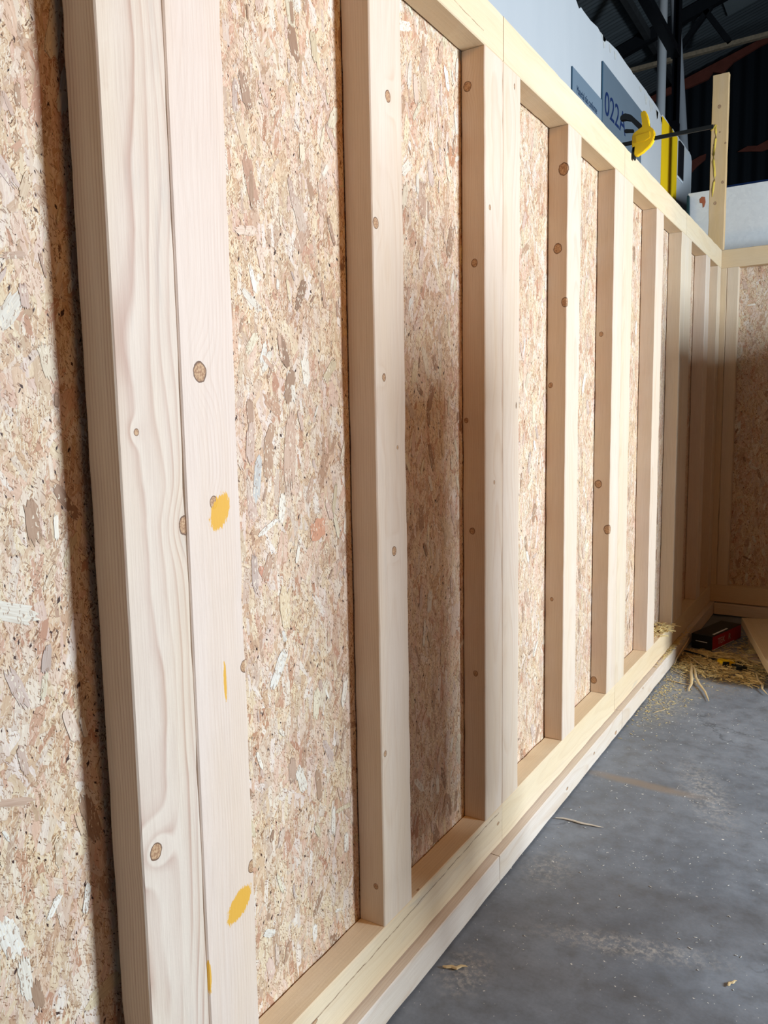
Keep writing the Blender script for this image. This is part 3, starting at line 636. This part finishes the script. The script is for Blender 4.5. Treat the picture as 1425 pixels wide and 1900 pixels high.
tag(fin('wood_shavings', bm, m_shav), 'thin yellow dusting of shavings along the ledge of the far sole beam', 'wood shavings', kind='stuff')
def splinter(a, b, w, label, z=.004, lift=0.0, group=None, seed=0, mat=m_spl):
    a = Vector((*a, z)); b = Vector((*b, z+lift)); d = b-a; n = Vector((-d.y, d.x, 0)).normalized(); bm = bmesh.new(); r = random.Random(seed)
    w *= .75
    pts = [a+d*s+n*r.uniform(-1, 1)*w*.6 for s in (0, .15, .35, .55, .75, .9, 1)]
    tube_bm(bm, pts, [w*k for k in (.25, .45, .5, .55, .42, .3, .12)], 6, .5)
    return tag(fin('wood_splinter', bm, mat), label, 'splinter', group)
G = 'loose splinters on the floor'
splinter((.036, 2.455), (.197, 2.470), .012, 'long pale splinter pointing away from the second sole beam', group=G, seed=1, mat=plain('grey_splinter', (.62, .53, .42), .7))
splinter((.122, 4.372), (.292, 3.878), .016, 'longest splinter, pointing from the shavings toward the camera', .02, -.014, G, 2)
splinter((.115, 4.42), (.192, 3.976), .020, 'broad flat splinter left of the longest one', .018, -.012, G, 3)
splinter((.035, 4.117), (.172, 4.076), .010, 'lowest sideways splinter near the far sole beam', group=G, seed=4)
splinter((.032, 4.285), (.145, 4.19), .008, 'thin sideways splinter above the lowest sideways one', .006, 0, G, 5)
splinter((.040, 4.72), (.036, 4.33), .010, 'splinter leaning up against the far sole beam', .075, -.06, G, 6)
splinter((.075, 4.52), (.190, 4.36), .010, 'short splinter crossing the top of the broad flat one', .03, -.01, G, 7)
splinter((.18, 4.42), (.38, 4.38), .007, 'thin splinter lying in front of the floor clamp', .026, -.01, G, 8)
splinter((.44, 4.40), (.52, 4.10), .016, 'curled strip at right edge below the planks', .02, -.01, G, 9)
splinter((.045, 1.60), (.10, 1.63), .016, 'pale chip tucked under the first sole beam near the bottom edge', .004, 0, G, 10)
splinter((.668, 1.895), (.682, 1.925), .010, 'tiny isolated chip on bare concrete at lower right', group=G, seed=11)
splinter((.10, 3.60), (.14, 3.69), .006, 'small flat chip in sawdust beside the far sole beam', group=G, seed=12)
bm = bmesh.new()
for i in range(900):
    x = rnd.uniform(.03, 1.4); y = rnd.uniform(1.2, 3.9)
    if noise.noise(Vector((x*2.2, y*2.2, 3))) < rnd.uniform(-.35, .35): continue
    strip(bm, x, y, .0006, rnd.uniform(0, 6.28), rnd.uniform(.002, .010), rnd.uniform(.0008, .0026), rnd.gauss(0, 1.2), th=.0008)
tag(fin('sawdust_crumbs', bm, plain('pale_crumb', (.74, .70, .62), .8)), 'scattered pale sawdust crumbs over the grey concrete floor', 'sawdust', kind='stuff')

# ================================================================== ADDED SHADOW CASTERS, UNSEEN AT RIGHT
m_cab = plain('cabinet_grey', (.06, .065, .07), .45, 0, .05, 6)
def cabinet(loc, rz, w, z0, z1, lab):
    cab = thing('shade_cabinet', lab, 'cabinet', loc, rz)
    box('carcass', -.12, .12, -w/2, w/2, z0, z1, m_cab, cab, .004)
    for sg in (-1, 1):
        d = box('door', .121, .135, min(0, sg*(w/2-.01)), max(0, sg*(w/2-.01)), z0+.04, z1-.03, m_cab, cab, .002)
        box('handle', .136, .15, sg*.02-.005, sg*.02+.005, (z0+z1)/2-.06, (z0+z1)/2+.06, m_ck, d, .002)
        for sx in (-1, 1): box('leg', sx*.10-.015, sx*.10+.015, sg*(w/2-.03)-.015, sg*(w/2-.03)+.015, 0, z0+.001, m_ck, cab)
cabinet((1.62, 2.17, 0), .26, .40, .70, 1.80, 'unseen grey cabinet on tall legs, added to shade the third bay')  # added out of view to cast the soft shadow on the third bay
pw = thing('wall_panel', 'unseen half height timber framed panel, added to shade the far corner', 'wall panel', (1.2, 4.02, 0))  # added out of view to hold daylight off the low far corner
for yy in (.06, .7, 1.54):
    SE[0] += 1; link('stud', beam_mesh(DEP, .12, 1.68, seed=SE[0]), w_a, pw, (0, yy, .12))
for nm, zz in (('bottom_plate', .06), ('top_plate', 1.86)):
    SE[0] += 1; link(nm, beam_mesh(DEP, .119, 1.6, seed=SE[0]), w_pl, pw, (0, 0, zz), (-math.pi/2, 0, 0))
box('sheathing_board', .036, .048, 0, 1.6, 0, 1.92, osb('flake_board_low', 3.3), pw)
